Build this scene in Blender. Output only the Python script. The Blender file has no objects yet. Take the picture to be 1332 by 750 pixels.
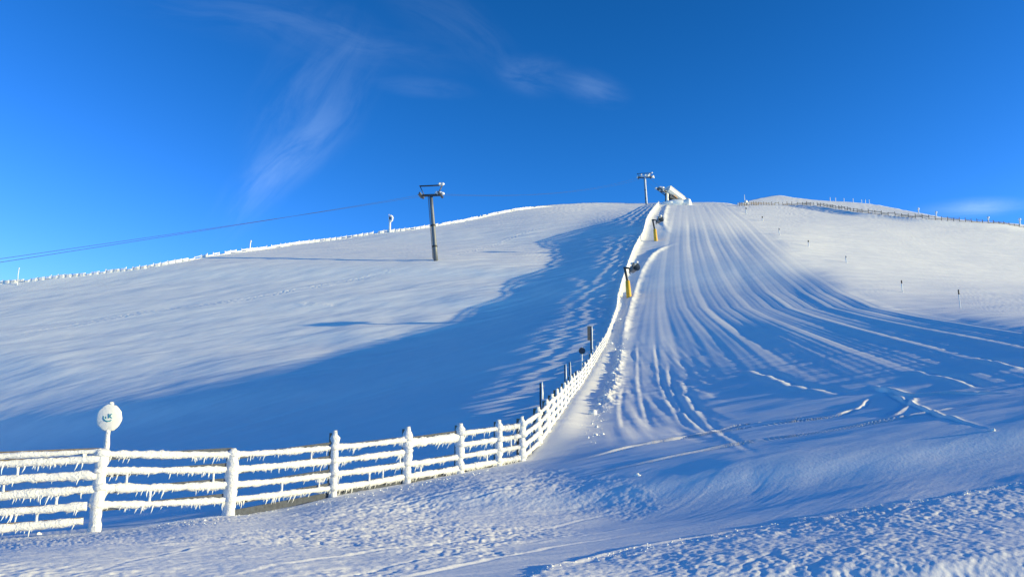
import bpy, bmesh, math, random
import numpy as np
from mathutils import Vector, Matrix, Quaternion

# ------------------------------------------------------------------ camera, world, sun, exposure
R = math.radians
F, CX, CY = 1000.0, 666.0, 375.0          # focal length and centre for a 1332 x 750 frame
PITCH = R(10.5)
SUN_EL, SUN_BACK = R(9.0), R(10.0)         # sun low on the right, a touch behind the camera
scene = bpy.context.scene
COL = scene.collection

cam_data = bpy.data.cameras.new('camera')
cam_data.sensor_width = 36.0
cam_data.lens = 36.0 * F / 1332.0
cam_data.clip_start, cam_data.clip_end = 0.1, 20000.0
cam = bpy.data.objects.new('camera', cam_data)
cam.rotation_euler = (math.pi / 2 + PITCH, 0, 0)
COL.objects.link(cam)
scene.camera = cam

SUN_DIR = Vector((math.cos(SUN_EL) * math.cos(SUN_BACK), -math.cos(SUN_EL) * math.sin(SUN_BACK), math.sin(SUN_EL)))
sun_data = bpy.data.lights.new('sun', 'SUN')
sun_data.energy = 5.0
sun_data.angle = R(0.53)
sun_data.color = (1.0, 0.83, 0.38)
sun = bpy.data.objects.new('sun', sun_data)
sun.rotation_euler = (-SUN_DIR).to_track_quat('-Z', 'Y').to_euler()
sun.location = (120, -20, 60)
COL.objects.link(sun)

scene.view_settings.view_transform = 'Standard'
scene.view_settings.look = 'None'
scene.view_settings.exposure = 0.55
scene.view_settings.gamma = 1.0
scene.view_settings.use_curve_mapping = False
scene.cycles.max_bounces = 6
scene.cycles.diffuse_bounces = 3
try:
    scene.cycles.use_denoising = True
except Exception:
    pass


def pix_dir(u, v):
    a, b = (u - CX) / F, (CY - v) / F
    return np.array((a, math.cos(PITCH) - b * math.sin(PITCH), math.sin(PITCH) + b * math.cos(PITCH)))


class NT:
    """small helper to write node trees"""
    def __init__(self, tree):
        self.t = tree

    def n(self, kind, inputs=None, **props):
        node = self.t.nodes.new(kind)
        for k, v in props.items():
            setattr(node, k, v)
        for k, v in (inputs or {}).items():
            s = node.inputs[k]
            if hasattr(v, 'default_value') or hasattr(v, 'links'):
                self.t.links.new(v, s)
            else:
                s.default_value = v
        return node

    def math(self, op, a, b=0.0, c=0.0, clamp=False):
        return self.n('ShaderNodeMath', {0: a, 1: b, 2: c}, operation=op, use_clamp=clamp).outputs[0]

    def vmath(self, op, a, b=(0, 0, 0)):
        nd = self.n('ShaderNodeVectorMath', {0: a, 1: b}, operation=op)
        return nd.outputs[1] if op in ('DOT_PRODUCT', 'LENGTH', 'DISTANCE') else nd.outputs[0]

    def step(self, x, lo, hi):
        nd = self.n('ShaderNodeMapRange', {0: x, 1: lo, 2: hi, 3: 0.0, 4: 1.0}, interpolation_type='SMOOTHSTEP')
        return nd.outputs[0]


def build_world():
    w = bpy.data.worlds.new('World')
    scene.world = w
    w.use_nodes = True
    w.node_tree.nodes.clear()
    g = NT(w.node_tree)
    sky = g.n('ShaderNodeTexSky', sky_type='NISHITA', sun_disc=False, sun_elevation=SUN_EL,
              sun_rotation=math.pi / 2 + SUN_BACK, altitude=2000.0, air_density=1.0, dust_density=0.0, ozone_density=3.0)
    # deep, clean mountain blue: the sky's own colour, graded to the camera's rendering of it
    sep = g.n('ShaderNodeSeparateColor', {0: sky.outputs[0]})
    ch = [g.math('MINIMUM', o, top) for o, top in zip(sep.outputs, (1.5, 4.0, 4.0))]
    r = g.math('MULTIPLY', g.math('POWER', ch[0], SKY_POW[0]), SKY_MUL[0])
    gg = g.math('MULTIPLY', g.math('POWER', ch[1], SKY_POW[1]), SKY_MUL[1])
    b = g.math('MULTIPLY', g.math('POWER', ch[2], SKY_POW[2]), SKY_MUL[2])
    col = g.n('ShaderNodeCombineColor', {0: r, 1: gg, 2: b}).outputs[0]
    # thin cirrus
    tc = g.n('ShaderNodeTexCoord').outputs['Generated']
    cloud = None
    for (u0, v0, u1, v1, wid, amp, soft) in CLOUDS:
        a, bb = Vector(pix_dir(u0, v0)).normalized(), Vector(pix_dir(u1, v1)).normalized()
        mid = ((a + bb) / 2).normalized()
        ax = (bb - a).normalized()
        ay = mid.cross(ax).normalized()
        half = (bb - a).length / 2
        warp = g.n('ShaderNodeTexNoise', {'Vector': tc, 'Scale': 5.0, 'Detail': 2.0, 'Roughness': 0.45}).outputs['Color']
        wv = g.n('ShaderNodeVectorMath', {0: g.vmath('SUBTRACT', warp, (0.5, 0.5, 0.5)), 3: soft}, operation='SCALE').outputs[0]
        d = g.vmath('SUBTRACT', g.vmath('ADD', tc, wv), tuple(mid))
        px = g.math('DIVIDE', g.vmath('DOT_PRODUCT', d, tuple(ax)), half)
        py = g.math('DIVIDE', g.vmath('DOT_PRODUCT', d, tuple(ay)), wid / F)
        rad = g.math('SQRT', g.math('ADD', g.math('POWER', px, 2.0), g.math('POWER', py, 2.0)))
        cv = g.n('ShaderNodeCombineXYZ', {0: g.math('MULTIPLY', px, half * 9.0), 1: g.math('MULTIPLY', py, wid / F * 42.0), 2: u0 * 0.37}).outputs[0]
        fib = g.n('ShaderNodeTexNoise', {'Vector': cv, 'Scale': 1.0, 'Detail': 6.0, 'Roughness': 0.62, 'Distortion': 0.5}).outputs[0]
        m = g.math('MULTIPLY', g.math('MULTIPLY', g.step(rad, 1.3, 0.0), g.step(fib, 0.28, 0.72)), amp)
        front = g.step(g.vmath('DOT_PRODUCT', tc, tuple(mid)), 0.2, 0.4)
        m = g.math('MULTIPLY', m, front)
        cloud = m if cloud is None else g.math('ADD', cloud, m)
    cl = g.math('MINIMUM', cloud, 0.7)
    mix = g.n('ShaderNodeMix', {0: cl, 6: col, 7: (5.2, 7.0, 9.0, 1)}, data_type='RGBA')
    bg = g.n('ShaderNodeBackground', {'Color': mix.outputs[2], 'Strength': 0.105})
    out = g.n('ShaderNodeOutputWorld')
    w.node_tree.links.new(bg.outputs[0], out.inputs[0])


SKY_POW = (2.6, 1.48, 1.6)
SKY_MUL = (0.62, 0.95, 1.10)
CLOUDS = [  # u0, v0, u1, v1, half width px, strength, wobble   (where the wisps stand in the sky)
    (275, 310, 430, 150, 32, 0.139, 0.05),
    (330, 240, 470, 30, 55, 0.073, 0.08),
    (180, 5, 600, 85, 34, 0.053, 0.08),
    (480, -30, 720, 110, 36, 0.033, 0.08),
    (655, 90, 755, 104, 24, 0.099, 0.05),
    (740, 104, 825, 130, 20, 0.092, 0.05),
    (480, 103, 615, 122, 12, 0.059, 0.04),
    (1190, 272, 1350, 263, 12, 0.20, 0.02),
    (1235, 268, 1330, 264, 11, 0.16, 0.015),
]
build_world()

# ------------------------------------------------------------------ terrain: solve the lie of the land
# Each survey point is a bearing/height angle seen from the camera; the solver finds the distances that give
# smooth slopes, the known distances along the fence and lift, and slopes that catch or miss the low sun.
SKYLINE = [(-420, 420), (-200, 392), (0, 368), (100, 358), (200, 345), (310, 326), (400, 314), (500, 301), (560, 293), (600, 286), (650, 276),
           (700, 268), (760, 264), (840, 264), (900, 263), (945, 264), (958, 266), (978, 260), (1010, 254), (1032, 257),
           (1060, 260), (1130, 265), (1200, 278), (1260, 287), (1332, 292), (1500, 330), (1800, 420)]
E_BOT = -0.27
SH, GRZ = -0.05, 0.010
SHADE = [(u, v, SH) for u, v in (
    (0, 575), (60, 565), (100, 600), (200, 545), (200, 600), (300, 530), (300, 570), (300, 615), (400, 515), (400, 560), (450, 503),
    (500, 495), (500, 540), (560, 470), (560, 515), (560, 550), (610, 455), (620, 490), (650, 430), (660, 460), (690, 400),
    (675, 425), (715, 380), (745, 350), (770, 325), (795, 300), (0, 620), (100, 640), (240, 640), (450, 600), (520, 590), (575, 575), (380, 625), (610, 562), (470, 510), (520, 500), (430, 530), (540, 490), (590, 480), (480, 525), (350, 530), (250, 560), (150, 570), (50, 585), (610, 505), (570, 530), (640, 470), (590, 545), (620, 462), (600, 472), (580, 460), (530, 475), (635, 468), (590, 505))]
SHADE += [(u, v, GRZ) for u, v in (
    (950, 445), (1000, 430), (1050, 440), (1100, 435), (1150, 430), (1200, 440), (1300, 450), (1300, 500), (1200, 490), (900, 490),
    (930, 520), (980, 500), (1050, 490), (1100, 530), (1200, 550), (1300, 560), (1000, 580), (900, 605), (800, 605), (1100, 610),
    (1300, 610), (950, 640), (760, 600), (1080, 650), (850, 640))]
SHADE += [(1065, 374, .035), (1030, 375, .06), (1105, 398, .02), (1180, 418, .0), (1250, 426, .0), (1320, 438, .0)]
SHADE += [(u, v, 0.09) for u, v in ((748, 455), (755, 430), (775, 395), (790, 355), (725, 500), (805, 320), (820, 290), (690, 490), (665, 510), (700, 465), (725, 430), (745, 400), (765, 365), (790, 325), (640, 528), (680, 525))]
SHADE += [(u, v, 0.185) for u, v in (
    (0, 385), (0, 430), (100, 378), (100, 430), (100, 470), (200, 362), (200, 400), (200, 460), (300, 345), (300, 400), (300, 450),
    (400, 335), (400, 400), (400, 460), (500, 315), (500, 380), (500, 430), (600, 305), (600, 360), (590, 410), (650, 380),
    (640, 330), (700, 290), (700, 340), (760, 280), (0, 400), (50, 450))]
SHADE += [(u, v, 0.10) for u, v in ((0, 510), (100, 505), (200, 497), (300, 485), (40, 480), (400, 480), (500, 458))]
SHADE += [(870, 285, .22), (900, 278, .25), (930, 275, .22), (900, 310, .13), (880, 345, .11), (900, 390, .09), (850, 400, .11), (950, 340, .11), (980, 320, .12),
          (1000, 380, .09), (1040, 385, .08), (850, 450, .08), (835, 500, .08), (820, 550, .07), (940, 390, .08), (1080, 400, .05), (900, 420, .06), (980, 400, .08)]
SHADE += [(u, v, 0.33) for u, v in (
    (985, 280), (1050, 300), (1050, 330), (1100, 310), (1100, 350), (1150, 310), (1150, 350), (1200, 320), (1200, 350), (1300, 320),
    (1300, 360), (1020, 300), (1010, 258), (1100, 268), (1200, 283), (1300, 292))]
SHADE += [(1160, 383, .28), (1200, 393, .25), (1300, 400, .22), (1120, 375, .3)]
SHADE += [(100, 720, .19), (300, 700, .19), (500, 675, .18), (680, 650, .16), (200, 745, .19), (400, 725, .19), (600, 700, .17), (1200, 700, .1),
          (1000, 725, .08), (1300, 665, .1), (850, 730, .08), (700, 740, .12), (50, 705, .14), (1320, 740, .12)]
DEPTH = [  # pixel, distance: fence, guns, lift, skyline, foreground
    (120, 692, 15.7), (295, 668, 16.0), (430, 646, 17.8), (526, 630, 20.5), (594, 615, 24), (645, 606, 28), (690, 598, 32), (720, 560, 39),
    (745, 518, 49), (770, 480, 66), (789, 443, 92), (802, 410, 116), (814, 388, 142), (835, 335, 190), (852, 312, 225), (862, 268, 310),
    (566, 338, 150), (840, 266, 320), (0, 370, 160), (200, 347, 168), (310, 328, 178), (500, 303, 195), (700, 270, 240), (270, 343, 158), (420, 339, 154), (900, 265, 325), (945, 266, 315),
    (985, 290, 258), (1020, 325, 200), (1060, 357, 155), (1100, 382, 125), (1150, 402, 104), (1230, 414, 88), (1332, 427, 76),
    (1000, 264, 350), (1110, 279, 270), (1200, 289, 250), (1332, 298, 230), (1010, 255, 430), (1332, 293, 300), (1130, 266, 400),
    (1248, 392, 96), (1173, 378, 120), (1332, 500, 45), (1332, 600, 24), (1000, 560, 33), (1000, 500, 50), (1000, 440, 80), (1332, 748, 9.5), (0, 748, 9.5), (666, 748, 9.2),
    (200, 670, 20), (300, 700, 13), (1000, 700, 12)]


def to_polar(u, v):
    d = pix_dir(u, v)
    rr = math.hypot(d[0], d[1])
    return math.atan2(d[0], d[1]), d[2] / rr


_sk = np.array(sorted(to_polar(u, v) for u, v in SKYLINE))
_ska = np.concatenate(([-math.pi, R(-140), R(-110), R(-85), R(-65)], _sk[:, 0], [R(60), R(75), R(90), R(120), R(150), math.pi]))
_ske = np.concatenate(([-0.05, -0.04, -0.01, 0.02, 0.05], _sk[:, 1], [0.09, 0.05, 0.03, 0.0, -0.03, -0.05]))


def pchip(x, xp, fp):
    h = np.diff(xp); d = np.diff(fp) / h
    m = np.zeros_like(fp)
    m[0], m[-1] = d[0], d[-1]
    for i in range(1, len(fp) - 1):
        if d[i - 1] * d[i] > 0:
            w1, w2 = 2 * h[i] + h[i - 1], h[i] + 2 * h[i - 1]
            m[i] = (w1 + w2) / (w1 / d[i - 1] + w2 / d[i])
    x = np.clip(x, xp[0], xp[-1])
    k = np.clip(np.searchsorted(xp, x) - 1, 0, len(h) - 1)
    t = (x - xp[k]) / h[k]
    return ((1 + 2 * t) * (1 - t) ** 2 * fp[k] + t * (1 - t) ** 2 * h[k] * m[k] + t * t * (3 - 2 * t) * fp[k + 1] + t * t * (t - 1) * h[k] * m[k + 1])


def e_sky(a):
    return pchip(np.asarray(a, float), _ska, _ske)


E_TOP = 0.325
AZ0, AZ1, NA, NTT = R(-50), R(50), 44, 46


def bspline(x, n):
    """uniform cubic b-spline basis on [0,1] with n coefficients: index of first, 4 weights, 4 derivative weights"""
    s = np.clip(x, 0, 1) * (n - 3)
    i = np.minimum(np.floor(s).astype(int), n - 4)
    f = s - i
    w = np.stack([(1 - f) ** 3 / 6, (3 * f ** 3 - 6 * f ** 2 + 4) / 6, (-3 * f ** 3 + 3 * f ** 2 + 3 * f + 1) / 6, f ** 3 / 6], -1)
    dw = np.stack([-(1 - f) ** 2 / 2, (9 * f ** 2 - 12 * f) / 6, (-9 * f ** 2 + 6 * f + 3) / 6, f ** 2 / 2], -1) * (n - 3)
    return i, w, dw


class Basis:
    """rows of the tensor b-spline, kept sparse (16 weights a row)"""
    def __init__(self, a, e):
        ia, wa, da = bspline((a - AZ0) / (AZ1 - AZ0), NA)
        it, wt, dt = bspline((e - E_TOP) / (E_BOT - E_TOP), NTT)
        n = len(a)
        self.c = ((ia[:, None] + np.arange(4))[:, :, None] * NTT + (it[:, None] + np.arange(4))[:, None, :]).reshape(n, 16)
        self.w = (wa[:, :, None] * wt[:, None, :]).reshape(n, 16)
        self.wa = (da[:, :, None] * wt[:, None, :]).reshape(n, 16) / (AZ1 - AZ0)
        self.we = (wa[:, :, None] * dt[:, None, :]).reshape(n, 16) / (E_BOT - E_TOP)


def nl_of(a, e, la, le):
    s, c = np.sin(a), np.cos(a)
    A = np.stack([s * la + c, c * la - s, e * la], -1)
    T = np.stack([s * le, c * le, e * le + 1.0], -1)
    n = np.cross(A, T)
    n *= np.sign(n[:, 2:3])
    n /= np.linalg.norm(n, axis=1, keepdims=True)
    return n @ np.array(SUN_DIR), n


def solve_terrain():
    us, vs = np.meshgrid(np.arange(-30, 1370, 14.0), np.arange(256, 752, 8.0))
    us, vs = us.ravel(), vs.ravel()
    P = np.array([to_polar(u, v) for u, v in zip(us, vs)])
    ok = P[:, 1] < e_sky(P[:, 0]) - 0.002
    us, vs, a, e = us[ok], vs[ok], P[ok, 0], P[ok, 1]
    S = np.array(SHADE)
    d2 = (us[:, None] - S[None, :, 0]) ** 2 + (2.2 * (vs[:, None] - S[None, :, 1])) ** 2
    w = 1 / (d2 + 30) ** 2
    tgt = (w * S[None, :, 2]).sum(1) / w.sum(1)
    Bm = Basis(a, e)
    D = np.array([(*to_polar(u, v), d) for u, v, d in DEPTH])
    BD = Basis(D[:, 0], D[:, 1])
    LD = np.log(D[:, 2] / np.cos(D[:, 0]))
    nb = 40
    BB = Basis(np.linspace(AZ0, AZ1, nb), np.full(nb, E_BOT))
    LB = np.full(nb, math.log(1.62 / 0.27))
    ge = np.linspace(E_TOP, E_BOT, NTT)
    p = np.tile(np.interp(-ge, [-.325, -.30, -.25, -.20, -.15, -.1, -.05, 0, .05, .1, .15, .2, .27],
                          np.log([380, 320, 230, 175, 125, 90, 65, 46, 30, 16, 10.6, 8, 6])), (NA, 1)).ravel()
    N = NA * NTT
    idx = np.arange(N).reshape(NA, NTT)

    def d2op(q, ax):
        q = q.reshape(NA, NTT)
        return q[:-2] - 2 * q[1:-1] + q[2:] if ax == 0 else q[:, :-2] - 2 * q[:, 1:-1] + q[:, 2:]

    def d2T(v, ax):
        o = np.zeros((NA, NTT))
        if ax == 0:
            o[:-2] += v; o[1:-1] -= 2 * v; o[2:] += v
        else:
            o[:, :-2] += v; o[:, 1:-1] -= 2 * v; o[:, 2:] += v
        return o.ravel()

    def scat(c, w, r):
        return np.bincount(c.ravel(), (w * r[:, None]).ravel(), N)

    WSA, WSE, WD, WB, WN = 1.7 ** 2, 1.2 ** 2, 5.0 ** 2, 20.0 ** 2, 2.5
    h = 1e-4
    for it in range(30):
        la, le = (Bm.wa * p[Bm.c]).sum(1), (Bm.we * p[Bm.c]).sum(1)
        lo = 1.2
        le_c = np.maximum(le, lo * .5)
        f, n = nl_of(a, e, la, le_c)
        fa = (nl_of(a, e, la + h, le_c)[0] - f) / h
        fe = (nl_of(a, e, la, le_c + h)[0] - f) / h
        res = f - tgt
        wg = np.where(tgt < -0.02, np.where(res < 0, 0.1, 2.0), np.where(np.abs(tgt - GRZ) < 0.012, 2.2, 1.0)) * WN
        W = (fa[:, None] * Bm.wa + fe[:, None] * Bm.we) * wg[:, None]
        m = (le < lo) * 0.6                      # distance must keep growing with height angle
        Wm = Bm.we * m[:, None]

        def H(q):
            o = scat(Bm.c, W, (W * q[Bm.c]).sum(1)) + scat(Bm.c, Wm, (Wm * q[Bm.c]).sum(1))
            o += WSA * d2T(d2op(q, 0), 0) + WSE * d2T(d2op(q, 1), 1)
            o += WD * scat(BD.c, BD.w, (BD.w * q[BD.c]).sum(1)) + WB * scat(BB.c, BB.w, (BB.w * q[BB.c]).sum(1))
            return o + 2e-3 * q
        g = scat(Bm.c, W, res * wg) + scat(Bm.c, Wm, (le - lo) * m)
        g += WSA * d2T(d2op(p, 0), 0) + WSE * d2T(d2op(p, 1), 1)
        g += WD * scat(BD.c, BD.w, (BD.w * p[BD.c]).sum(1) - LD) + WB * scat(BB.c, BB.w, (BB.w * p[BB.c]).sum(1) - LB)
        x = np.zeros(N); r = -g; q = r.copy(); rs = r @ r
        for k in range(160):
            Hq = H(q); al = rs / (q @ Hq); x += al * q; r -= al * Hq
            rn = r @ r
            if rn < 1e-7 * (g @ g):
                break
            q = r + rn / rs * q; rs = rn
        p = p + 0.6 * x
    print('terrain: rms', np.sqrt(((f - tgt) ** 2).mean()), 'flat', (le < .6).mean(), 'steep', (n[:, 2] < 0.8).mean(),
          'depth err', np.abs(np.exp((BD.w * p[BD.c]).sum(1) - LD) - 1).max())
    return p.reshape(NA, NTT)


COEF = solve_terrain()


def eval_L(a, e):
    """ln distance; a (n,), e (n, m) -> (n, m)"""
    ia, wa, _ = bspline((np.clip(a, AZ0, AZ1) - AZ0) / (AZ1 - AZ0), NA)
    it, wt, _ = bspline((e - E_TOP) / (E_BOT - E_TOP), NTT)
    CA = sum(wa[:, k, None] * COEF[ia + k] for k in range(4))           # (n, NTT)
    rows = np.arange(len(a))[:, None]
    return sum(wt[:, :, k] * CA[rows, it + k] for k in range(4))


# grid of bearings and heights
N_IN, N_ROW = 1060, 1130
az_in = np.linspace(R(-38), R(38), N_IN)
az_l = -np.concatenate((np.linspace(R(180), R(60), 30, endpoint=False), np.linspace(R(60), R(38), 40, endpoint=False)))
AZ = np.concatenate((az_l, az_in, -az_l[::-1]))
TT = 1 - (1 - np.linspace(0, 1, N_ROW)) ** 1.2
ES = e_sky(AZ)
EG = ES[:, None] + TT[None, :] * (E_BOT - ES)[:, None]
LG = eval_L(AZ, EG)
LG = np.minimum.accumulate(LG - np.arange(N_ROW)[None, :] * 2e-4, axis=1)       # strictly nearer row by row
RG = np.exp(LG)
BX, BY, BZ = RG * np.sin(AZ)[:, None], RG * np.cos(AZ)[:, None], RG * EG
# survey coordinates of every ground vertex (only used to say where on the land a rut or a rough patch lies)
_fw = math.cos(PITCH) * np.cos(AZ)[:, None] + math.sin(PITCH) * EG
_up = -math.sin(PITCH) * np.cos(AZ)[:, None] + math.cos(PITCH) * EG
_fw = np.maximum(_fw, 0.05)
U = CX + F * np.sin(AZ)[:, None] / _fw
V = CY - F * _up / _fw


def grid_at(G, u, v):
    a, e = to_polar(u, v)
    c = np.interp(a, AZ, np.arange(len(AZ)))
    i = int(min(c, len(AZ) - 2)); f = c - i
    out = 0.0
    for k, w in ((i, 1 - f), (i + 1, f)):
        t = (1 - (1 - np.clip((e - ES[k]) / (E_BOT - ES[k]), 0, 1)) ** (1 / 1.2)) * (N_ROW - 1)
        j = int(min(t, N_ROW - 2)); g = t - j
        out += w * ((1 - g) * G[k, j] + g * G[k, j + 1])
    return out


def base_xy(u, v):
    return np.array((grid_at(BX, u, v), grid_at(BY, u, v)))


# ------------------------------------------------------------------ relief of the snow
def _hash(ix, iy, seed):
    h = (ix.astype(np.int64) * 374761393 + iy.astype(np.int64) * 668265263 + seed * 974634777) & 0x7fffffff
    h = ((h ^ (h >> 13)) * 1274126177) & 0x7fffffff
    return ((h ^ (h >> 16)) & 0xffff) / 65535.0 * 2 - 1


def vnoise(x, y, seed=0):
    ix, iy = np.floor(x), np.floor(y)
    fx, fy = x - ix, y - iy
    fx = fx * fx * fx * (fx * (fx * 6 - 15) + 10); fy = fy * fy * fy * (fy * (fy * 6 - 15) + 10)
    a, b = _hash(ix, iy, seed), _hash(ix + 1, iy, seed)
    c, d = _hash(ix, iy + 1, seed), _hash(ix + 1, iy + 1, seed)
    return (a * (1 - fx) + b * fx) * (1 - fy) + (c * (1 - fx) + d * fx) * fy


def fbm(x, y, octv=3, seed=0, gain=0.5):
    o, amp = 0.0, 1.0
    for k in range(octv):
        o = o + amp * vnoise(x * 2 ** k + 17.3 * k, y * 2 ** k - 9.1 * k, seed + k)
        amp *= gain
    return o


def sstep(x, lo, hi):
    t = np.clip((x - lo) / (hi - lo), 0, 1)
    return t * t * (3 - 2 * t)


DZ = np.zeros_like(BZ)


def smooth_line(pts, n=6):
    """Catmull-Rom through world points"""
    P = np.array(pts, float)
    Q = np.vstack((2 * P[0] - P[1], P, 2 * P[-1] - P[-2]))
    out = []
    for i in range(len(P) - 1):
        for k in range(n):
            t = k / n
            p0, p1, p2, p3 = Q[i:i + 4]
            out.append(0.5 * (2 * p1 + (p2 - p0) * t + (2 * p0 - 5 * p1 + 4 * p2 - p3) * t * t + (3 * p1 - p0 - 3 * p2 + p3) * t ** 3))
    out.append(P[-1])
    return np.array(out)


def along(pix, reach, fn):
    """add fn(signed distance, distance along, x, y) to the snow within reach metres of a line on the ground"""
    P = smooth_line([base_xy(u, v) for u, v in pix])
    lo, hi = P.min(0) - reach, P.max(0) + reach
    m = (BX > lo[0]) & (BX < hi[0]) & (BY > lo[1]) & (BY < hi[1])
    x, y = BX[m], BY[m]
    best = np.full(len(x), 1e9); sg = np.zeros(len(x)); al = np.zeros(len(x)); run = 0.0
    for p, q in zip(P[:-1], P[1:]):
        d = q - p; L = math.hypot(*d)
        if L < 1e-6:
            continue
        d = d / L
        sel = (np.abs(x - p[0]) < L + reach) & (np.abs(y - p[1]) < L + reach)
        k = np.nonzero(sel)[0]
        if len(k):
            t = np.clip((x[k] - p[0]) * d[0] + (y[k] - p[1]) * d[1], 0, L)
            dx, dy = x[k] - p[0] - t * d[0], y[k] - p[1] - t * d[1]
            dd = np.hypot(dx, dy)
            b = dd < best[k]
            kk = k[b]
            best[kk] = dd[b]; sg[kk] = np.sign(d[0] * dy[b] - d[1] * dx[b]); al[kk] = run + t[b]
        run += L
    near = best < reach
    fade = sstep(al, 0, 0.16 * run) * sstep(run - al, 0, 0.16 * run)
    out = np.zeros(len(x))
    out[near] = fn((best * sg)[near], al[near], x[near], y[near]) * fade[near]
    DZ[m] += out


def rut(depth, width, side=1.0, lump=0.3, scaled=False):
    def fn(s, l, x, y):
        n = 1 + lump * fbm(x / 0.9, y / 0.9, 2, 5)
        k = np.clip(np.hypot(x, y) / 42.0, 0.3, 1.1) if scaled else 1.0       # nearer tracks are single ski tracks, farther ones broad cuts
        s = s / k; n = n * k
        return depth * n * (-np.exp(-(s / width) ** 2) + 0.75 * np.exp(-((s - side * 1.7 * width) / width) ** 2))
    return fn


def berm(height, width, lump=0.3, scale=0.8):
    def fn(s, l, x, y):
        n = 1 + lump * fbm(x / scale, y / scale, 3, 8)
        return height * n * np.exp(-(s / (width * (1 + 0.3 * vnoise(l / 1.5, l * 0, 3)))) ** 2)
    return fn


# --- groomed piste: long ribs that run down the fall line
_vv = np.array([255, 265, 290, 320, 355, 380, 400, 412, 425, 445, 500, 560, 620])
_ul = np.interp(V, _vv, [875, 872, 862, 850, 836, 828, 822, 818, 814, 808, 796, 776, 740])
_ur = np.interp(V, _vv, [940, 946, 984, 1018, 1062, 1102, 1152, 1215, 1300, 1440, 1800, 2200, 2600])
Q = (U - _ul) / (_ur - _ul)
inp = sstep(Q, -0.02, 0.06) * sstep(Q, 1.06, 0.97) * sstep(V, 520, 440) * sstep(V, 258, 275) * (np.abs(AZ)[:, None] < 1.0)
wob = 0.014 * vnoise(BX / 30, BY / 60, 31) + 0.003 * vnoise(BX / 6, BY / 30, 32)
qq = Q + wob
tone = 0.6 + 0.6 * np.clip(fbm(BX / 14, BY / 45, 2, 33) + 0.4, 0, 1.2)
rib = (0.16 * np.sin(qq * 2 * np.pi * 5.3 + 0.6) + 0.10 * np.sin(qq * 2 * np.pi * 11.7 + 1.9) + 0.06 * np.sin(qq * 2 * np.pi * 23.5) + 0.035 * np.sin(qq * 2 * np.pi * 47 + 1)
       + 0.15 * vnoise(qq * 13, BY / 60, 34) + 0.10 * vnoise(qq * 38, BY / 50, 35))
wide = np.clip((_ur - _ul) / F * RG / 30.0, 0.6, 2.0)
DZ += inp * tone * rib * wide * 0.125
# fine corduroy lower down beside the fence
low = sstep(U, 770, 800) * sstep(U, 980, 880) * sstep(V, 430, 470) * sstep(V, 585, 560)
DZ += low * 0.02 * (vnoise((BX - 0.10 * BY) / 0.42, BY / 9, 36) + 0.8 * vnoise((BX - 0.10 * BY) / 1.3, BY / 14, 37)) * 1.2
# --- wind-worked snow elsewhere (elongated along the wind, which blows across the slope)
far = sstep(RG, 20, 60)
uf = np.interp(V, [255, 265, 297, 320, 347, 372, 408, 442, 480, 517, 558, 580, 600], [860, 857, 839, 829, 818, 809, 802, 790, 770, 746, 718, 700, 677])
stripe = sstep(uf - U, 260, 130) * sstep(uf - U, -5, 10) * sstep(V, 570, 530) * sstep(V, 275, 310)
DZ += stripe * np.clip(RG / 90, .5, 1.5) * (0.06 * fbm((BX + 0.12 * BY) / 16, BY / 1.1, 2, 81) + 0.04 * vnoise(BX / 9, BY / 0.55, 84))
calm = 1.0
DZ += calm * (0.02 + 0.045 * far) * fbm((BX + 0.25 * BY) / 7.5, (BY - 0.2 * BX) / 1.6, 3, 41) * (1 - 0.8 * inp)
DZ += 0.12 * far * fbm(BX / 26, BY / 11, 2, 44) * (1 - 0.8 * inp)
DZ += 0.012 * fbm((BX + 0.3 * BY) / 1.6, (BY - 0.3 * BX) / 0.4, 3, 47) * sstep(RG, 55, 22) * (1 - 0.6 * sstep(U, 760, 900))
left_hill = sstep(U, 800, 700) * sstep(V, 300, 380) * far
DZ += calm * left_hill * 0.13 * fbm((BX + 0.1 * BY) / 17, (BY - 0.1 * BX) / 2.6, 2, 71)
pat = sstep(U, 880, 960) * sstep(V, 425, 470) * sstep(V, 650, 600)
DZ += pat * 0.03 * fbm((BX - 0.25 * BY) / 5.0, (BY + 0.1 * BX) / 1.3, 2, 49)
# --- churned foreground
ub = np.interp(V, [600, 620, 640, 660, 690, 720, 750, 900], [690, 800, 865, 845, 775, 660, 500, 300]) + 45 * fbm(BX / 1.3, BY / 1.3, 2, 51)
vf = np.interp(U, [-300, 0, 120, 296, 431, 527, 596, 690, 760, 900, 3000], [730, 700, 690, 666, 643, 626, 612, 604, 604, 604, 604])
rough_l = sstep(ub - U, -25, 60) * sstep(V - vf, -4, 10)
vl = np.interp(U, [300, 500, 700, 860, 960, 1100, 1200, 1332, 1700], [850, 790, 747, 707, 690, 665, 652, 628, 570]) + 5 * vnoise(BX / 0.5, BY / 0.5, 52)
rough_r = sstep(V - vl, -3, 5)
front = (np.abs(AZ) < 1.2)[:, None] & (RG < 60)
rough = np.maximum(rough_l, rough_r) * front
patch = 0.45 + 0.75 * np.clip(fbm(BX / 2.4, BY / 2.4, 2, 53) + 0.5, 0, 1.3)
# along the driving direction of the groomer: lower left to upper right
c_, s_ = math.cos(R(48)), math.sin(R(48))
ax, ay = BX * c_ + BY * s_, -BX * s_ + BY * c_
DZ += 0.68 * rough * patch * (1 - 0.25 * rough_r) * (0.012 * fbm(ax / 0.11, ay / 0.07, 2, 54, 0.6) + 0.011 * fbm(ax / 0.42, ay / 0.2, 2, 55) + 0.008 * fbm(ax / 1.6, ay / 0.3, 2, 57) + 0.012 * fbm(BX / 0.9, BY / 0.9, 2, 58))
DZ += rough_r * front * 0.03
DZ += front * (1 - rough) * 0.0016 * fbm(ax / 1.6, ay / 0.12, 2, 60) * sstep(V, 590, 640)
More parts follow.
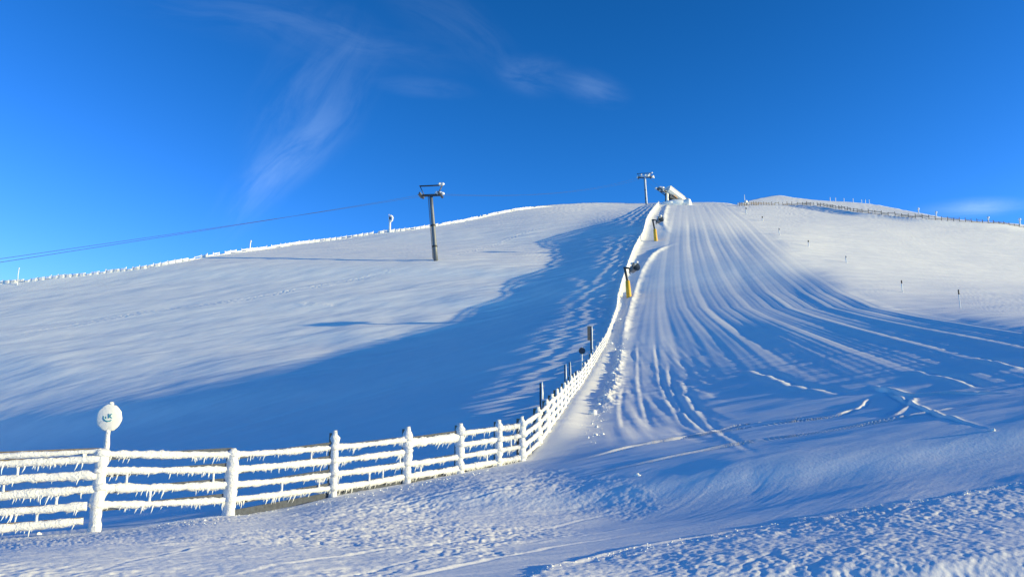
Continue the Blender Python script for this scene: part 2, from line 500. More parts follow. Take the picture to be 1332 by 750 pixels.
# --- ruts, tracks and berms
for pix, d_, w_, sd in (
        ([(60, 760), (300, 706), (560, 676), (820, 640)], .009, .05, -1),
        ([(250, 757), (500, 716), (760, 676), (900, 655)], .009, .05, 1),
        ([(400, 757), (640, 712), (830, 683), (960, 668)], .009, .05, -1),
        ([(480, 757), (760, 705), (900, 685)], .010, .05, 1),
        ([(545, 655), (620, 645), (700, 630), (790, 618)], .014, .07, -1),
        ([(420, 668), (560, 646), (690, 624), (760, 612)], .012, .06, 1)):
    along(pix, 0.9, rut(d_, w_, sd))
for pix, h_, w_ in (
        ([(640, 757), (760, 729), (860, 707), (960, 690), (1100, 665), (1200, 652), (1340, 626)], .028, .08),
        ([(1130, 765), (1220, 742), (1340, 720), (1500, 690)], .012, .10)):
    along(pix, 2.0, berm(h_, w_))
TRACKS = [([(690, 610), (780, 592), (860, 574), (950, 560), (1040, 547), (1090, 540), (1120, 530), (1137, 514)], .16, .22, 1),
          ([(720, 625), (850, 600), (960, 577), (1060, 562), (1140, 548), (1200, 538), (1290, 522)], .15, .22, 1),
          ([(860, 575), (960, 553), (1020, 546), (1075, 538)], .14, .2, 1),
          ([(1120, 505), (1150, 508), (1180, 513), (1240, 510), (1310, 512)], .18, .3, 1),
          ([(1125, 500), (1160, 514), (1200, 533), (1240, 546), (1290, 562)], .12, .2, 1),
          ([(1130, 545), (1160, 538), (1178, 524), (1180, 516)], .16, .25, -1),
          ([(1195, 480), (1225, 486), (1260, 494), (1285, 503)], .18, .5, -1),
          ([(1280, 465), (1310, 470), (1345, 478)], .18, .5, -1),
          ([(975, 480), (1010, 490), (1040, 500), (1070, 505), (1120, 515)], .14, .6, -1),
          ([(870, 470), (876, 505), (888, 528), (905, 548), (935, 570)], 0.054, .3, -1),
          ([(852, 440), (862, 500), (880, 535), (900, 560)], 0.042, .28, -1),
          ([(830, 440), (832, 500), (842, 540), (850, 562)], 0.036, .25, -1),
          ([(890, 490), (900, 520), (925, 550), (975, 585), (1010, 600)], 0.048, .35, -1),
          ([(812, 500), (808, 530), (812, 560)], 0.030, .22, -1)]
for pix, d_, w_, sd in TRACKS:
    along(pix, 4.0, rut(d_ * .6, w_ * .6, sd, 0.3, True))
# piste edge: ploughed lip beside the fence
along([(808, 456), (811, 432), (815, 412), (821, 392), (828, 370), (837, 348), (850, 331), (868, 320), (888, 314)], 6.0, berm(0.36, 0.6, .3, 3.0))
along([(868, 266), (863, 284), (867, 298), (882, 306)], 6.0, berm(0.35, 0.7, .3, 3.0))
along([(809, 445), (804, 480), (795, 510), (783, 540)], 3.0, berm(0.18, 0.5, .9, 0.6))
# old footprints up the left hill
def prints(s, l, x, y):
    st = np.sin(l * 2 * np.pi / 1.3)
    side = np.where(st > 0, 1, -1) * 0.22
    return -0.08 * np.exp(-((s - side) / .22) ** 2) * np.abs(st) * (1 + fbm(x / 3, y / 3, 2, 66)) + 0.035 * np.exp(-((np.abs(s) - .6) / .3) ** 2) * (1 + fbm(x / .7, y / .7, 2, 61))
along([(-20, 442), (90, 424), (180, 408), (300, 392), (400, 375), (470, 362), (540, 345)], 3.0, prints)
along([(580, 335), (620, 325), (660, 312), (690, 300), (715, 294)], 3.0, prints)
along([(400, 395), (430, 397), (380, 396)], 2.0, berm(0.1, .5))

# --- drift along the fence, so it stands on a bank
FENCE_PIX = [(122, 691), (296, 669), (431, 646), (527, 629), (596, 615), (647, 605), (677, 599)]
FENCE_FAR = [(677, 599), (700, 580), (718, 558), (733, 537), (746, 517), (758, 499), (770, 480), (781, 460), (790, 442), (797, 424), (802, 408), (804, 392),
             (809, 372), (818, 347), (829, 320), (839, 297), (849, 277), (857, 266)]
along(FENCE_FAR[8:], 5.0, berm(0.3, 0.7, .2, 3.0))
RFENCE = [(962, 268), (985, 267), (1010, 267), (1040, 269), (1070, 273), (1095, 277), (1120, 281), (1160, 285), (1200, 289), (1250, 293), (1300, 296), (1350, 299)]
along(RFENCE[2:], 16.0, lambda s, l, x, y: 1.5 * np.exp(-(np.abs(s) / 4.0) ** 1.6))
along(FENCE_FAR[:9], 3.0, lambda s, l, x, y: 0.25 * np.exp(-((s + 0.5) / .8) ** 2))

BZ = BZ + DZ * (np.cos(np.clip(AZ, -1.5, 1.5)) > 0.1)[:, None]
# ring inside and ring beyond the skyline
NI, NO = 16, 26
ki = (np.arange(1, NI + 1) / NI)[None, :]
r1, z1 = RG[:, -1:], BZ[:, -1:]
RI = r1 * (1 - ki * 0.97); ZI = z1 + (-1.62 - z1) * ki
ko = (np.arange(NO, 0, -1) / NO)[None, :]
r0, z0 = RG[:, :1], BZ[:, :1]
DR = 6.0 * (np.exp(ko * 6.4) - 1)
RO = r0 + DR; ZO = z0 - 0.12 * DR * np.minimum(1, DR / 60.0) - 0.02 * DR
ZO = np.maximum(ZO, -260)
X = np.concatenate((RO * np.sin(AZ)[:, None], BX, RI * np.sin(AZ)[:, None]), 1)
Y = np.concatenate((RO * np.cos(AZ)[:, None], BY, RI * np.cos(AZ)[:, None]), 1)
Z = np.concatenate((ZO, BZ, ZI), 1)


def gz(x, y):
    """height of the snow at a place"""
    a, r = math.atan2(x, y), math.hypot(x, y)
    c = np.interp(a, AZ, np.arange(len(AZ))); i = int(min(c, len(AZ) - 2)); f = c - i
    return float(sum(w * np.interp(r, RG[k, ::-1], BZ[k, ::-1]) for k, w in ((i, 1 - f), (i + 1, f))))


def pt(u, v):
    x, y = base_xy(u, v)
    return Vector((x, y, gz(x, y)))


def px_size(p, n):
    """metres spanned by n photo pixels at the distance of p"""
    return n / F * (p[1] * math.cos(PITCH) + p[2] * math.sin(PITCH))

# ------------------------------------------------------------------ materials
def mat(name, color, rough=0.6, metal=0.0, var=0.08, vscale=6.0, bump=0.0, bscale=20.0, spec=0.5, color2=None):
    m = bpy.data.materials.new(name); m.use_nodes = True
    nt = m.node_tree; g = NT(nt)
    b = nt.nodes['Principled BSDF']
    tc = g.n('ShaderNodeTexCoord').outputs['Object']
    nz = g.n('ShaderNodeTexNoise', {'Vector': tc, 'Scale': vscale, 'Detail': 4.0, 'Roughness': 0.6}).outputs[0]
    c2 = color2 or tuple(max(0, c * (1 - 3 * var)) for c in color)
    mix = g.n('ShaderNodeMix', {0: g.step(nz, 0.35, 0.7), 6: (*color, 1), 7: (*c2, 1)}, data_type='RGBA')
    nt.links.new(mix.outputs[2], b.inputs['Base Color'])
    b.inputs['Roughness'].default_value = rough
    b.inputs['Metallic'].default_value = metal
    b.inputs['Specular IOR Level'].default_value = spec
    if bump:
        bn = g.n('ShaderNodeTexNoise', {'Vector': tc, 'Scale': bscale, 'Detail': 5.0, 'Roughness': 0.6}).outputs[0]
        bp = g.n('ShaderNodeBump', {'Height': bn, 'Strength': bump, 'Distance': 0.05})
        nt.links.new(bp.outputs[0], b.inputs['Normal'])
    return m


def snow_material():
    m = bpy.data.materials.new('snow'); m.use_nodes = True
    nt = m.node_tree; g = NT(nt)
    b = nt.nodes['Principled BSDF']
    tc = g.n('ShaderNodeTexCoord').outputs['Object']
    n1 = g.n('ShaderNodeTexNoise', {'Vector': tc, 'Scale': 0.35, 'Detail': 5.0}).outputs[0]
    mix = g.n('ShaderNodeMix', {0: g.step(n1, 0.3, 0.7), 6: (.86, .865, .87, 1), 7: (.82, .83, .84, 1)}, data_type='RGBA')
    nt.links.new(mix.outputs[2], b.inputs['Base Color'])
    b.inputs['Roughness'].default_value = 0.75
    b.inputs['Specular IOR Level'].default_value = 0.25
    f1 = g.n('ShaderNodeTexNoise', {'Vector': tc, 'Scale': 16.0, 'Detail': 5.0, 'Roughness': 0.65}).outputs[0]
    mp = g.n('ShaderNodeMapping', {'Vector': tc, 'Scale': (0.35, 1.3, 0.6), 'Rotation': (0, 0, 0.2)}).outputs[0]
    f2 = g.n('ShaderNodeTexNoise', {'Vector': mp, 'Scale': 3.2, 'Detail': 6.0, 'Roughness': 0.6}).outputs[0]
    h = g.math('ADD', g.math('MULTIPLY', f1, 0.010), g.math('MULTIPLY', f2, 0.02))
    bp = g.n('ShaderNodeBump', {'Height': h, 'Strength': 0.7, 'Distance': 1.0})
    nt.links.new(bp.outputs[0], b.inputs['Normal'])
    return m


M = dict(
    snow=snow_material(),
    rime=mat('rime', (.77, .785, .83), .75, var=.02, vscale=9, bump=.8, bscale=22, spec=.25),
    smooth_rime=mat('smooth_rime', (.80, .80, .80), .6, var=.02, vscale=9, bump=.15, bscale=8, spec=.3),
    ice=mat('rime_ice', (.84, .85, .86), .45, var=.02, spec=.5),
    wood=mat('weathered_wood', (.20, .165, .13), .85, var=.15, vscale=12, bump=.3),
    greywood=mat('grey_wood', (.075, .09, .125), .85, var=.12, vscale=14, bump=.3),
    steel=mat('galvanised_steel', (.17, .19, .225), .55, .4, var=.06),
    darksteel=mat('dark_steel', (.06, .065, .075), .5, .3, var=.1),
    rope=mat('steel_rope', (.05, .055, .06), .6, .2),
    yellow=mat('yellow_padding', (.72, .42, .03), .6, var=.08, vscale=3),
    gunmetal=mat('grey_gun_paint', (.22, .24, .27), .45, .2, var=.1),
    white=mat('white_paint', (.80, .80, .79), .45, var=.02),
    shade=mat('dark_cladding', (.13, .12, .115), .6, var=.1),
    red=mat('red_brown_paint', (.30, .16, .11), .6, var=.1),
    navy=mat('navy_paint', (.012, .018, .05), .4, var=.1),
    black=mat('black_paint', (.02, .02, .022), .5),
    teal=mat('teal_print', (.07, .30, .40), .6, var=.05),
)


# ------------------------------------------------------------------ mesh helpers
class MB:
    def __init__(self):
        self.v, self.f = [], []

    def add(self, vs, fs):
        o = len(self.v)
        self.v += [tuple(p) for p in vs]
        self.f += [tuple(i + o for i in q) for q in fs]

    def tube(self, path, rad, seg=8, cap=True, squash=None, jit=0.0, rnd=None):
        path = [Vector(p) for p in path]
        n = len(path)
        rad = rad if hasattr(rad, '__len__') else [rad] * n
        vs, ref = [], None
        for i, p in enumerate(path):
            d = (path[min(i + 1, n - 1)] - path[max(i - 1, 0)]).normalized()
            if ref is None:
                ref = Vector((0, 0, 1)) if abs(d.z) < 0.9 else Vector((1, 0, 0))
            a = d.cross(ref).normalized(); b = a.cross(d).normalized()
            for k in range(seg):
                t = 2 * math.pi * k / seg
                r = rad[i] * (1 + (rnd.uniform(-jit, jit) if jit else 0))
                vs.append(p + (a * math.cos(t) + b * math.sin(t)) * r)
        fs = [(i * seg + k, i * seg + (k + 1) % seg, (i + 1) * seg + (k + 1) % seg, (i + 1) * seg + k) for i in range(n - 1) for k in range(seg)]
        if cap:
            fs += [tuple(range(seg - 1, -1, -1)), tuple((n - 1) * seg + k for k in range(seg))]
        self.add(vs, fs)
        return self

    def box(self, c, size, ax=None, bevel=0.0):
        """ax: three unit axes"""
        c = Vector(c)
        ax = ax or (Vector((1, 0, 0)), Vector((0, 1, 0)), Vector((0, 0, 1)))
        h = [s / 2 for s in size]
        if bevel <= 0:
            vs = [c + ax[0] * (sx * h[0]) + ax[1] * (sy * h[1]) + ax[2] * (sz * h[2]) for sx in (-1, 1) for sy in (-1, 1) for sz in (-1, 1)]
            fs = [(0, 1, 3, 2), (4, 6, 7, 5), (0, 4, 5, 1), (2, 3, 7, 6), (0, 2, 6, 4), (1, 5, 7, 3)]
            self.add(vs, fs)
        else:       # octagonal section along the first axis
            b = min(bevel, h[1] * .9, h[2] * .9)
            ring = [(-h[1] + b, -h[2]), (h[1] - b, -h[2]), (h[1], -h[2] + b), (h[1], h[2] - b), (h[1] - b, h[2]), (-h[1] + b, h[2]), (-h[1], h[2] - b), (-h[1], -h[2] + b)]
            vs = [c + ax[0] * sx + ax[1] * y + ax[2] * z for sx in (-h[0], h[0]) for y, z in ring]
            fs = [(k, (k + 1) % 8, 8 + (k + 1) % 8, 8 + k) for k in range(8)] + [tuple(range(7, -1, -1)), tuple(range(8, 16))]
            self.add(vs, fs)
        return self

    def lump(self, c, rad, rnd, amp=0.2, seg=9, rings=6):
        """uneven rounded lump"""
        c = Vector(c)
        rad = rad if hasattr(rad, '__len__') else (rad,) * 3
        ph = [rnd.uniform(0, 6.28) for _ in range(6)]
        vs = [c + Vector((0, 0, rad[2]))]
        for i in range(1, rings):
            th = math.pi * i / rings
            for k in range(seg):
                p = 2 * math.pi * k / seg
                q = 1 + amp * (0.5 * math.sin(2 * p + ph[0] + th) + 0.4 * math.sin(3 * p + ph[1]) * math.sin(2 * th + ph[2]) + rnd.uniform(-.6, .6))
                vs.append(c + Vector((rad[0] * math.sin(th) * math.cos(p) * q, rad[1] * math.sin(th) * math.sin(p) * q, rad[2] * math.cos(th) * q)))
        vs.append(c - Vector((0, 0, rad[2])))
        fs = [(0, 1 + k, 1 + (k + 1) % seg) for k in range(seg)]
        for i in range(rings - 2):
            for k in range(seg):
                a = 1 + i * seg
                fs.append((a + k, a + seg + k, a + seg + (k + 1) % seg, a + (k + 1) % seg))
        l = len(vs) - 1; a = 1 + (rings - 2) * seg
        fs += [(l, a + (k + 1) % seg, a + k) for k in range(seg)]
        self.add(vs, fs)
        return self

    def build(self, name, material, parent=None, origin=None, smooth=True):
        me = bpy.data.meshes.new(name)
        o0 = Vector(origin) if origin is not None else (ORG.get(parent.name, Vector()) if parent is not None else Vector())
        me.from_pydata([tuple(Vector(p) - o0) for p in self.v], [], self.f)
        me.update()
        if smooth:
            me.polygons.foreach_set('use_smooth', [True] * len(me.polygons))
        bm = bmesh.new(); bm.from_mesh(me); bmesh.ops.recalc_face_normals(bm, faces=bm.faces); bm.to_mesh(me); bm.free()
        me.materials.append(material)
        o = bpy.data.objects.new(name, me)
        COL.objects.link(o)
        if parent is not None:
            o.parent = parent
            ORG[o.name] = o0
        elif origin is not None:
            o.location = o0
            ORG[o.name] = o0
        return o


ORG = {}


def thing(name, loc, label, cat, group=None):
    o = bpy.data.objects.new(name, None)
    o.empty_display_size = 0.3
    o.location = loc
    COL.objects.link(o)
    ORG[o.name] = Vector(loc)
    return tag(o, label, cat, group)


def tag(o, label, cat, group=None):
    o['label'] = label; o['category'] = cat
    if group:
        o['group'] = group
    return o


def stuff(o):
    o['kind'] = 'stuff'
    return o


def W(u, v, d):
    """the place seen at that pixel at forward distance d"""
    k = pix_dir(u, v)
    return Vector((k[0] / k[1] * d, d, k[2] / k[1] * d))


ZUP = Vector((0, 0, 1))

# ------------------------------------------------------------------ ground
def ground_mesh():
    na, nr = X.shape
    me = bpy.data.meshes.new('ground')
    co = np.stack((X, Y, Z), -1).reshape(-1, 3).astype(np.float32)
    i = np.arange(na * nr).reshape(na, nr)
    q = np.stack((i[:-1, :-1], i[:-1, 1:], i[1:, 1:], i[1:, :-1]), -1).reshape(-1, 4)
    nf = len(q)
    me.vertices.add(len(co)); me.vertices.foreach_set('co', co.ravel())
    me.loops.add(nf * 4); me.loops.foreach_set('vertex_index', q.ravel().astype(np.int32))
    me.polygons.add(nf)
    me.polygons.foreach_set('loop_start', (np.arange(nf) * 4).astype(np.int32))
    me.polygons.foreach_set('loop_total', np.full(nf, 4, np.int32))
    me.polygons.foreach_set('use_smooth', np.ones(nf, bool))
    me.update(); me.validate()
    return me


ground = bpy.data.objects.new('ground', ground_mesh())
COL.objects.link(ground)
ground['kind'] = 'structure'
ground['label'] = 'wind-worked snow slope with a groomed piste and churned tracks'
ground.data.materials.append(M['snow'])

# ------------------------------------------------------------------ rime-covered pieces
def rime_bar(mb, p0, p1, side, r_n, r_u, rnd, segs, ring=10, ragged=0.25):
    """rime grown round a rail, thicker on the windward side and ragged along its lower edge"""
    p0, p1 = Vector(p0), Vector(p1)
    d = (p1 - p0).normalized()
    up = side.cross(d).normalized()
    if up.z < 0:
        up = -up
    vs = []
    ph = [rnd.uniform(0, 6.28) for _ in range(5)]
    L = (p1 - p0).length
    sag = rnd.uniform(0, .025)
    for i in range(segs + 1):
        t = i / segs
        c = p0.lerp(p1, t) - up * (sag * 4 * t * (1 - t))
        swell = 1 + .12 * math.sin(t * 9 + ph[0]) + .09 * math.sin(t * 23 + ph[1]) + rnd.uniform(-.12, .12)
        for k in range(ring):
            a = 2 * math.pi * k / ring
            q = swell * (1 + rnd.uniform(-.17, .17))
            low = max(0.0, -math.sin(a)) ** 2
            x = math.cos(a) * r_n * q * (1.25 if math.cos(a) > 0 else .75)
            z = math.sin(a) * r_u * q - low * r_u * ragged * rnd.uniform(0, 1.6)
            vs.append(c + side * x + up * z)
    fs = [(i * ring + k, i * ring + (k + 1) % ring, (i + 1) * ring + (k + 1) % ring, (i + 1) * ring + k) for i in range(segs) for k in range(ring)]
    fs += [tuple(range(ring)), tuple(segs * ring + k for k in range(ring))]
    mb.add(vs, fs)


def icicles(mb, p0, p1, side, rnd, n, drop, reach):
    p0, p1 = Vector(p0), Vector(p1)
    spots = [rnd.random() for _ in range(max(2, n // 12))]
    lean = Vector((-0.22, 0.05, -1))
    for i in range(n):
        t = rnd.choice(spots) + rnd.gauss(0, .045) if rnd.random() < .75 else rnd.random()
        if not 0.03 < t < .97:
            continue
        b = p0.lerp(p1, t) + side * rnd.uniform(-.01, .05) - ZUP * drop * .8
        ln = abs(rnd.gauss(.02, .05)) + .015
        if rnd.random() < .05:
            ln = rnd.uniform(.12, .2)
        ln = min(ln, reach) + drop * .2
        w = rnd.uniform(.007, .015) + ln * .06
        tip = b + (lean + Vector((rnd.uniform(-.2, .2), rnd.uniform(-.2, .2), 0))) * ln
        mid = b.lerp(tip, .5) + Vector((rnd.uniform(-.1, .1), 0, 0)) * ln
        mb.tube([b, mid, tip], [w, w * .6, w * .12], 5, False)


def rime_post(mb, base, h, side, along_, rw, rnd, levels=12, ring=10):
    vs = []
    for i in range(levels + 1):
        t = i / levels
        z = h * t
        q = (1 + rnd.uniform(-.13, .13)) * (1.0 if t < .93 else .62) * (1.12 if i == levels - 2 else 1)
        for k in range(ring):
            a = 2 * math.pi * k / ring
            j = q * (1 + rnd.uniform(-.17, .17))
            x = math.cos(a) * rw * j * (1.15 if math.cos(a) > 0 else .55)
            y = math.sin(a) * rw * j * .95
            vs.append(Vector(base) + side * (x + .03) + along_ * y + ZUP * (z + rnd.uniform(-.01, .01)))
    fs = [(i * ring + k, i * ring + (k + 1) % ring, (i + 1) * ring + (k + 1) % ring, (i + 1) * ring + k) for i in range(levels) for k in range(ring)]
    fs += [tuple(range(ring)), tuple(levels * ring + k for k in range(ring))]
    mb.add(vs, fs)


# ------------------------------------------------------------------ the long fence beside the piste
def build_fence():
    rnd = random.Random(11)
    near = [pt(u, v) for u, v in FENCE_PIX]
    farp = smooth_line([tuple(pt(u, v)) for u, v in FENCE_FAR], 12)
    acc, pts = 0.0, []
    last = farp[0]
    for q in farp[1:]:
        acc += math.hypot(q[0] - last[0], q[1] - last[1]); last = q
        if acc >= 3.0:
            acc = 0.0
            pts.append(Vector((q[0], q[1], gz(q[0], q[1]))))
    P = near + pts
    fence = thing('snow_fence', P[0], 'long rime-coated wooden rail fence curving uphill beside the groomed piste', 'fence')
    bottoms = [.53, .36, .22, .2, .16, .15, .14]
    heights = [1.6, 1.46, 1.6, 1.5, 1.42, 1.38, 1.36]
    stuff_mb, stuff_p = MB(), MB()
    n_rail = 0
    for i, p in enumerate(P):
        q = P[min(i + 1, len(P) - 1)]; o = P[max(i - 1, 0)]
        d = (q - o); d.z = 0; d.normalize()
        side = Vector((d.y, -d.x, 0))
        dist = p.y
        h = heights[i] if i < 7 else 1.36 + rnd.uniform(-.08, .16)
        # post
        if dist < 75:
            c = p - ZUP * .25 - side * .05
            post = MB().box(c + ZUP * (h + .2) / 2, (h + .2, .13, .13), (ZUP, d, side), .012).build('post', M['wood'], fence, smooth=False)
            mb = MB()
            rime_post(mb, p - ZUP * .05, h + .06, side, d, .118 + rnd.uniform(-.012, .03), rnd, 18 if dist < 35 else 7, 10 if dist < 35 else 7)
            if dist < 35:
                for k in range(4):
                    z = (bottoms[i] if i < 7 else .14) + .33 * k
                    mb.lump(p + side * .07 + ZUP * z, (.15, .15, .10), rnd, .2, 10, 7)
            ORG[post.name] = ORG[fence.name]
            mb.build('post_rime', M['rime'], post)
        elif i < 95:
            MB().box(p + ZUP * (h / 2 - .1), (h + .2, .15, .17), (ZUP, d, side), .03).build('post', M['rime'], fence, smooth=False)
        else:
            stuff_p.box(p + ZUP * (h / 2 - .1), (h + .2, .15, .17), (ZUP, d, side), .03)
        if i == len(P) - 1:
            break
        # rails of this section
        dd = (q - p); dd.normalize()
        nh = Vector((dd.y, -dd.x, 0)).normalized()
        b0 = bottoms[i] if i < 7 else .14
        b1 = bottoms[i + 1] if i + 1 < 7 else .14
        for k in range(4):
            a = p + ZUP * (b0 + .33 * k) + nh * .06
            b = q + ZUP * (b1 + .33 * k) + nh * .06
            big = 1.75 if (i == 3 and k == 3) else 1.0
            if i == 3 and k == 2:
                continue        # two top boards of this bay have frozen into one
            if dist < 50:
                ax = dd; up = nh.cross(dd)
                if up.z < 0:
                    up = -up
                rail = MB().box((a + b) / 2 - nh * .03, ((b - a).length, .03, .11), (ax, nh, up)).build('rail', M['greywood'], fence, smooth=False)
                ORG[rail.name] = ORG[fence.name]
                mb = MB()
                r_u = .067 * big * (1 + rnd.uniform(-.12, .12))
                off = ZUP * (-.10 if big > 1 else 0)
                rime_bar(mb, a + off, b + off, nh, .062, r_u, rnd, 44 if dist < 33 else 14, 10 if dist < 33 else 7, .35)
                mb.build('rail_rime', M['rime'], rail)
                if dist < 42:
                    mb = MB()
                    icicles(mb, a + off, b + off, nh, rnd, (95 if k == 0 else 55) if dist < 26 else 26, r_u, .3 if k == 0 else .2)
                    stuff(mb.build('icicle_fringe', M['ice'], rail))
                n_rail += 1
            elif n_rail < 290 and dist < 130:
                mb = MB()
                rime_bar(mb, a, b, nh, .07, .07 + .0002 * dist, rnd, 5, 6, .2)
                mb.build('rail', M['rime'], fence)
                n_rail += 1
            else:
                rime_bar(stuff_mb, a, b, nh, .1, .105, rnd, 4, 6, .1)
        # rime columns that tie rails together
        if dist < 34:
            for _ in range(3 if i < 3 else 1):
                t = rnd.uniform(.12, .9); k = rnd.randint(0, 2)
                if i == 3 and k >= 1:
                    k = 0
                c0 = p.lerp(q, t) + nh * .07 + ZUP * (b0 + (b1 - b0) * t + .33 * k)
                mb = MB().tube([c0, c0 + ZUP * .16 + d * .01, c0 + ZUP * .33], [.035, .024, .04], 7, False, jit=.25, rnd=rnd)
                mb.build('rime_column', M['rime'], fence)
        if 1 <= i <= 6:
            a, b = p + ZUP * .03, q + ZUP * .03
            MB().box((a + b) / 2 - nh * .02, ((b - a).length - .1, .04, .16), (dd, nh, nh.cross(dd))).build('kick_board', M['greywood'], fence, smooth=False)
    if stuff_mb.v:
        stuff(stuff_mb.build('distant_rails', M['rime'], fence))
    if stuff_p.v:
        stuff(stuff_p.build('distant_posts', M['rime'], fence))
    # the older bay at the near end: six closer boards that run up to the end post
    p1 = P[0]
    p0 = p1 + Vector((-4.4, -2.3, 0)); p0.z = p1.z - .12
    d = (p1 - p0); d.z = 0; d.normalize()
    nh = Vector((d.y, -d.x, 0))
    older = thing('rail_fence_bay', p0, 'bay of six close-set icy boards butting against the end post of the long fence', 'fence')
    post = MB().box(p0 + ZUP * .6, (1.8, .13, .12), (ZUP, d, nh), .012).build('post', M['wood'], older, smooth=False)
    mb = MB(); rime_post(mb, p0 - ZUP * .05, 1.55, nh, d, .12, rnd)
    ORG[post.name] = ORG[older.name]
    mb.build('post_rime', M['rime'], post)
    for k, z in enumerate((.22, .50, .82, 1.10, 1.40, 1.55)):
        e = (.2, .16, .06, .05, .02, .02)[k]
        a = p0 + ZUP * (z - .02) + nh * .06
        b = p1 - d * e + ZUP * (z + .02) + nh * .1
        dd = (b - a).normalized()
        rail = MB().box((a + b) / 2 - nh * .03, ((b - a).length, .03, .12), (dd, nh, ZUP)).build('rail', M['wood'], older, smooth=False)
        ORG[rail.name] = ORG[older.name]
        mb = MB(); r_u = (.068, .068, .07, .07, .062, .05)[k]
        rime_bar(mb, a, b, nh, .058, r_u, rnd, 60, 10, .35)
        mb.build('rail_rime', M['rime'], rail)
        mb = MB(); icicles(mb, a, b, nh, rnd, 60 if k < 5 else 12, r_u, .22)
        stuff(mb.build('icicle_fringe', M['ice'], rail))
    for t, k in ((.55, 0), (.62, 1), (.68, 2), (.5, 3), (.8, 0), (.72, 3), (.86, 1)):
        z = (.22, .50, .82, 1.10)[k]
        c0 = p0.lerp(p1, t) + nh * .08 + ZUP * z
        MB().tube([c0, c0 + ZUP * .15, c0 + ZUP * .3], [.035, .022, .04], 7, False, jit=.25, rnd=rnd).build('rime_column', M['rime'], older)
    return P


FP = build_fence()


def fence_spot(u, back=0.5):
    """a spot just behind the fence at that bearing"""
    best, bd = None, 1e9
    for p, q in zip(FP[6:-1], FP[7:]):
        d = (q - p); d.z = 0; d.normalize()
        for k in range(12):
            c = p.lerp(q, k / 12) - Vector((d.y, -d.x, 0)) * back
            e = abs(CX + F * c.x / (c.y * math.cos(PITCH) + c.z * math.sin(PITCH)) - u)
            if e < bd:
                best, bd = c, e
    return Vector((best.x, best.y, gz(best.x, best.y) - .1))


# ------------------------------------------------------------------ round sign behind the fence
def round_sign():
    rnd = random.Random(3)
    c = W(142, 543, 16.9)
    base = Vector((c.x - .05, c.y, gz(c.x, c.y) - .1))
    t = thing('round_sign', base, 'round white rime-covered sign with faint teal lettering above the fence', 'sign')
    top = c - ZUP * .2
    mb = MB(); n = 12
    mb.tube([base.lerp(top, k / n) + Vector((rnd.uniform(-.008, .008), 0, 0)) for k in range(n + 1)], [.062 * (1 + rnd.uniform(-.15, .2)) for _ in range(n + 1)], 9, True, jit=.12, rnd=rnd)
    mb.build('pole', M['rime'], t)
    nrm = Vector((.22, -1, 0.03)).normalized(); ex = ZUP.cross(nrm).normalized() * -1; ez = nrm.cross(ex) * (1 if nrm.cross(ex).z > 0 else -1)
    if ex.x < 0:
        ex = -ex
    mb = MB(); seg = 40
    rings = [(-.05, .19), (-.055, .232), (-.02, .255), (.03, .25), (.045, .225)]
    vs = []
    rr = [1 + rnd.uniform(-.035, .035) for _ in range(seg)]
    for off, r in rings:
        for k in range(seg):
            a = 2 * math.pi * k / seg
            rad = r * rr[k] * (1 + rnd.uniform(-.012, .012))
            vs.append(c + nrm * off + ex * (math.cos(a) * rad) + ez * (math.sin(a) * rad * 1.15))
    vs.append(c - nrm * .05); vs.append(c + nrm * .047)
    fs = [(i * seg + k, i * seg + (k + 1) % seg, (i + 1) * seg + (k + 1) % seg, (i + 1) * seg + k) for i in range(4) for k in range(seg)]
    l = len(vs)
    fs += [(l - 2, (k + 1) % seg, k) for k in range(seg)] + [(l - 1, 4 * seg + k, 4 * seg + (k + 1) % seg) for k in range(seg)]
    mb.add(vs, fs)
    disc = mb.build('sign_disc', M['smooth_rime'], t)
    ORG[disc.name] = ORG[t.name]
    MB().lump(c + ez * .30 + ex * .01, (.06, .05, .045), rnd).build('rime_cap', M['rime'], disc)
    # lettering: a small K over a hook-shaped swoosh
    front = c + nrm * .05
    def stroke(mb, pts, w):
        mb.tube([front + ex * x + ez * z for x, z in pts], w, 5)
    mb = MB()
    stroke(mb, [(.005, .085), (.012, -.01)], .011)
    stroke(mb, [(.062, .085), (.022, .038)], .009)
    stroke(mb, [(.022, .038), (.07, -.008)], .009)
    mb.build('letter_k', M['teal'], disc)
    mb = MB()
    stroke(mb, [(-.10, .04), (-.095, -.02), (-.06, -.06), (-.01, -.078), (.04, -.07), (.065, -.045)], [.007, .010, .014, .016, .013, .006])
    stroke(mb, [(-.05, .03), (-.045, -.02)], .008)
    mb.build('swoosh', M['teal'], disc)


round_sign()


# ------------------------------------------------------------------ posts behind the fence
def wooden_pole(u, v_top, label, w=.07, back=.5):
    rnd = random.Random(u)
    b = fence_spot(u, back)
    top = W(u, v_top, b.y)
    h = top.z - b.z
    t = thing('marker_post', b, label, 'post', 'wooden posts behind the fence')
    MB().box(b + ZUP * h / 2, (h, w, w), (ZUP, Vector((1, 0, 0)), Vector((0, 1, 0))), .01).build('post', M['greywood'], t, smooth=False)
    mb = MB(); rime_post(mb, b + Vector((w * .6, -.02, 0)), h + .05, Vector((1, 0, 0)), Vector((0, -1, 0)), w * .62, rnd, 9, 8)
    mb.build('rime', M['rime'], t)
    return t, b, h


wooden_pole(703, 498, 'tall grey post behind the fence, first one past the bend')
wooden_pole(735, 474, 'grey post behind the fence, downhill one of a close pair')
wooden_pole(741, 471, 'grey post behind the fence, uphill one of a close pair beside the dark disc')
t, b, h = wooden_pole(769, 424, 'tall post with a narrow dark board on top behind the fence', .13)
MB().box(b + ZUP * (h - .75) - Vector((.2, .05, 0)), (1.5, .3, .06), (ZUP, Vector((1, 0, 0)), Vector((0, 1, 0)))).build('board', M['shade'], t, smooth=False)


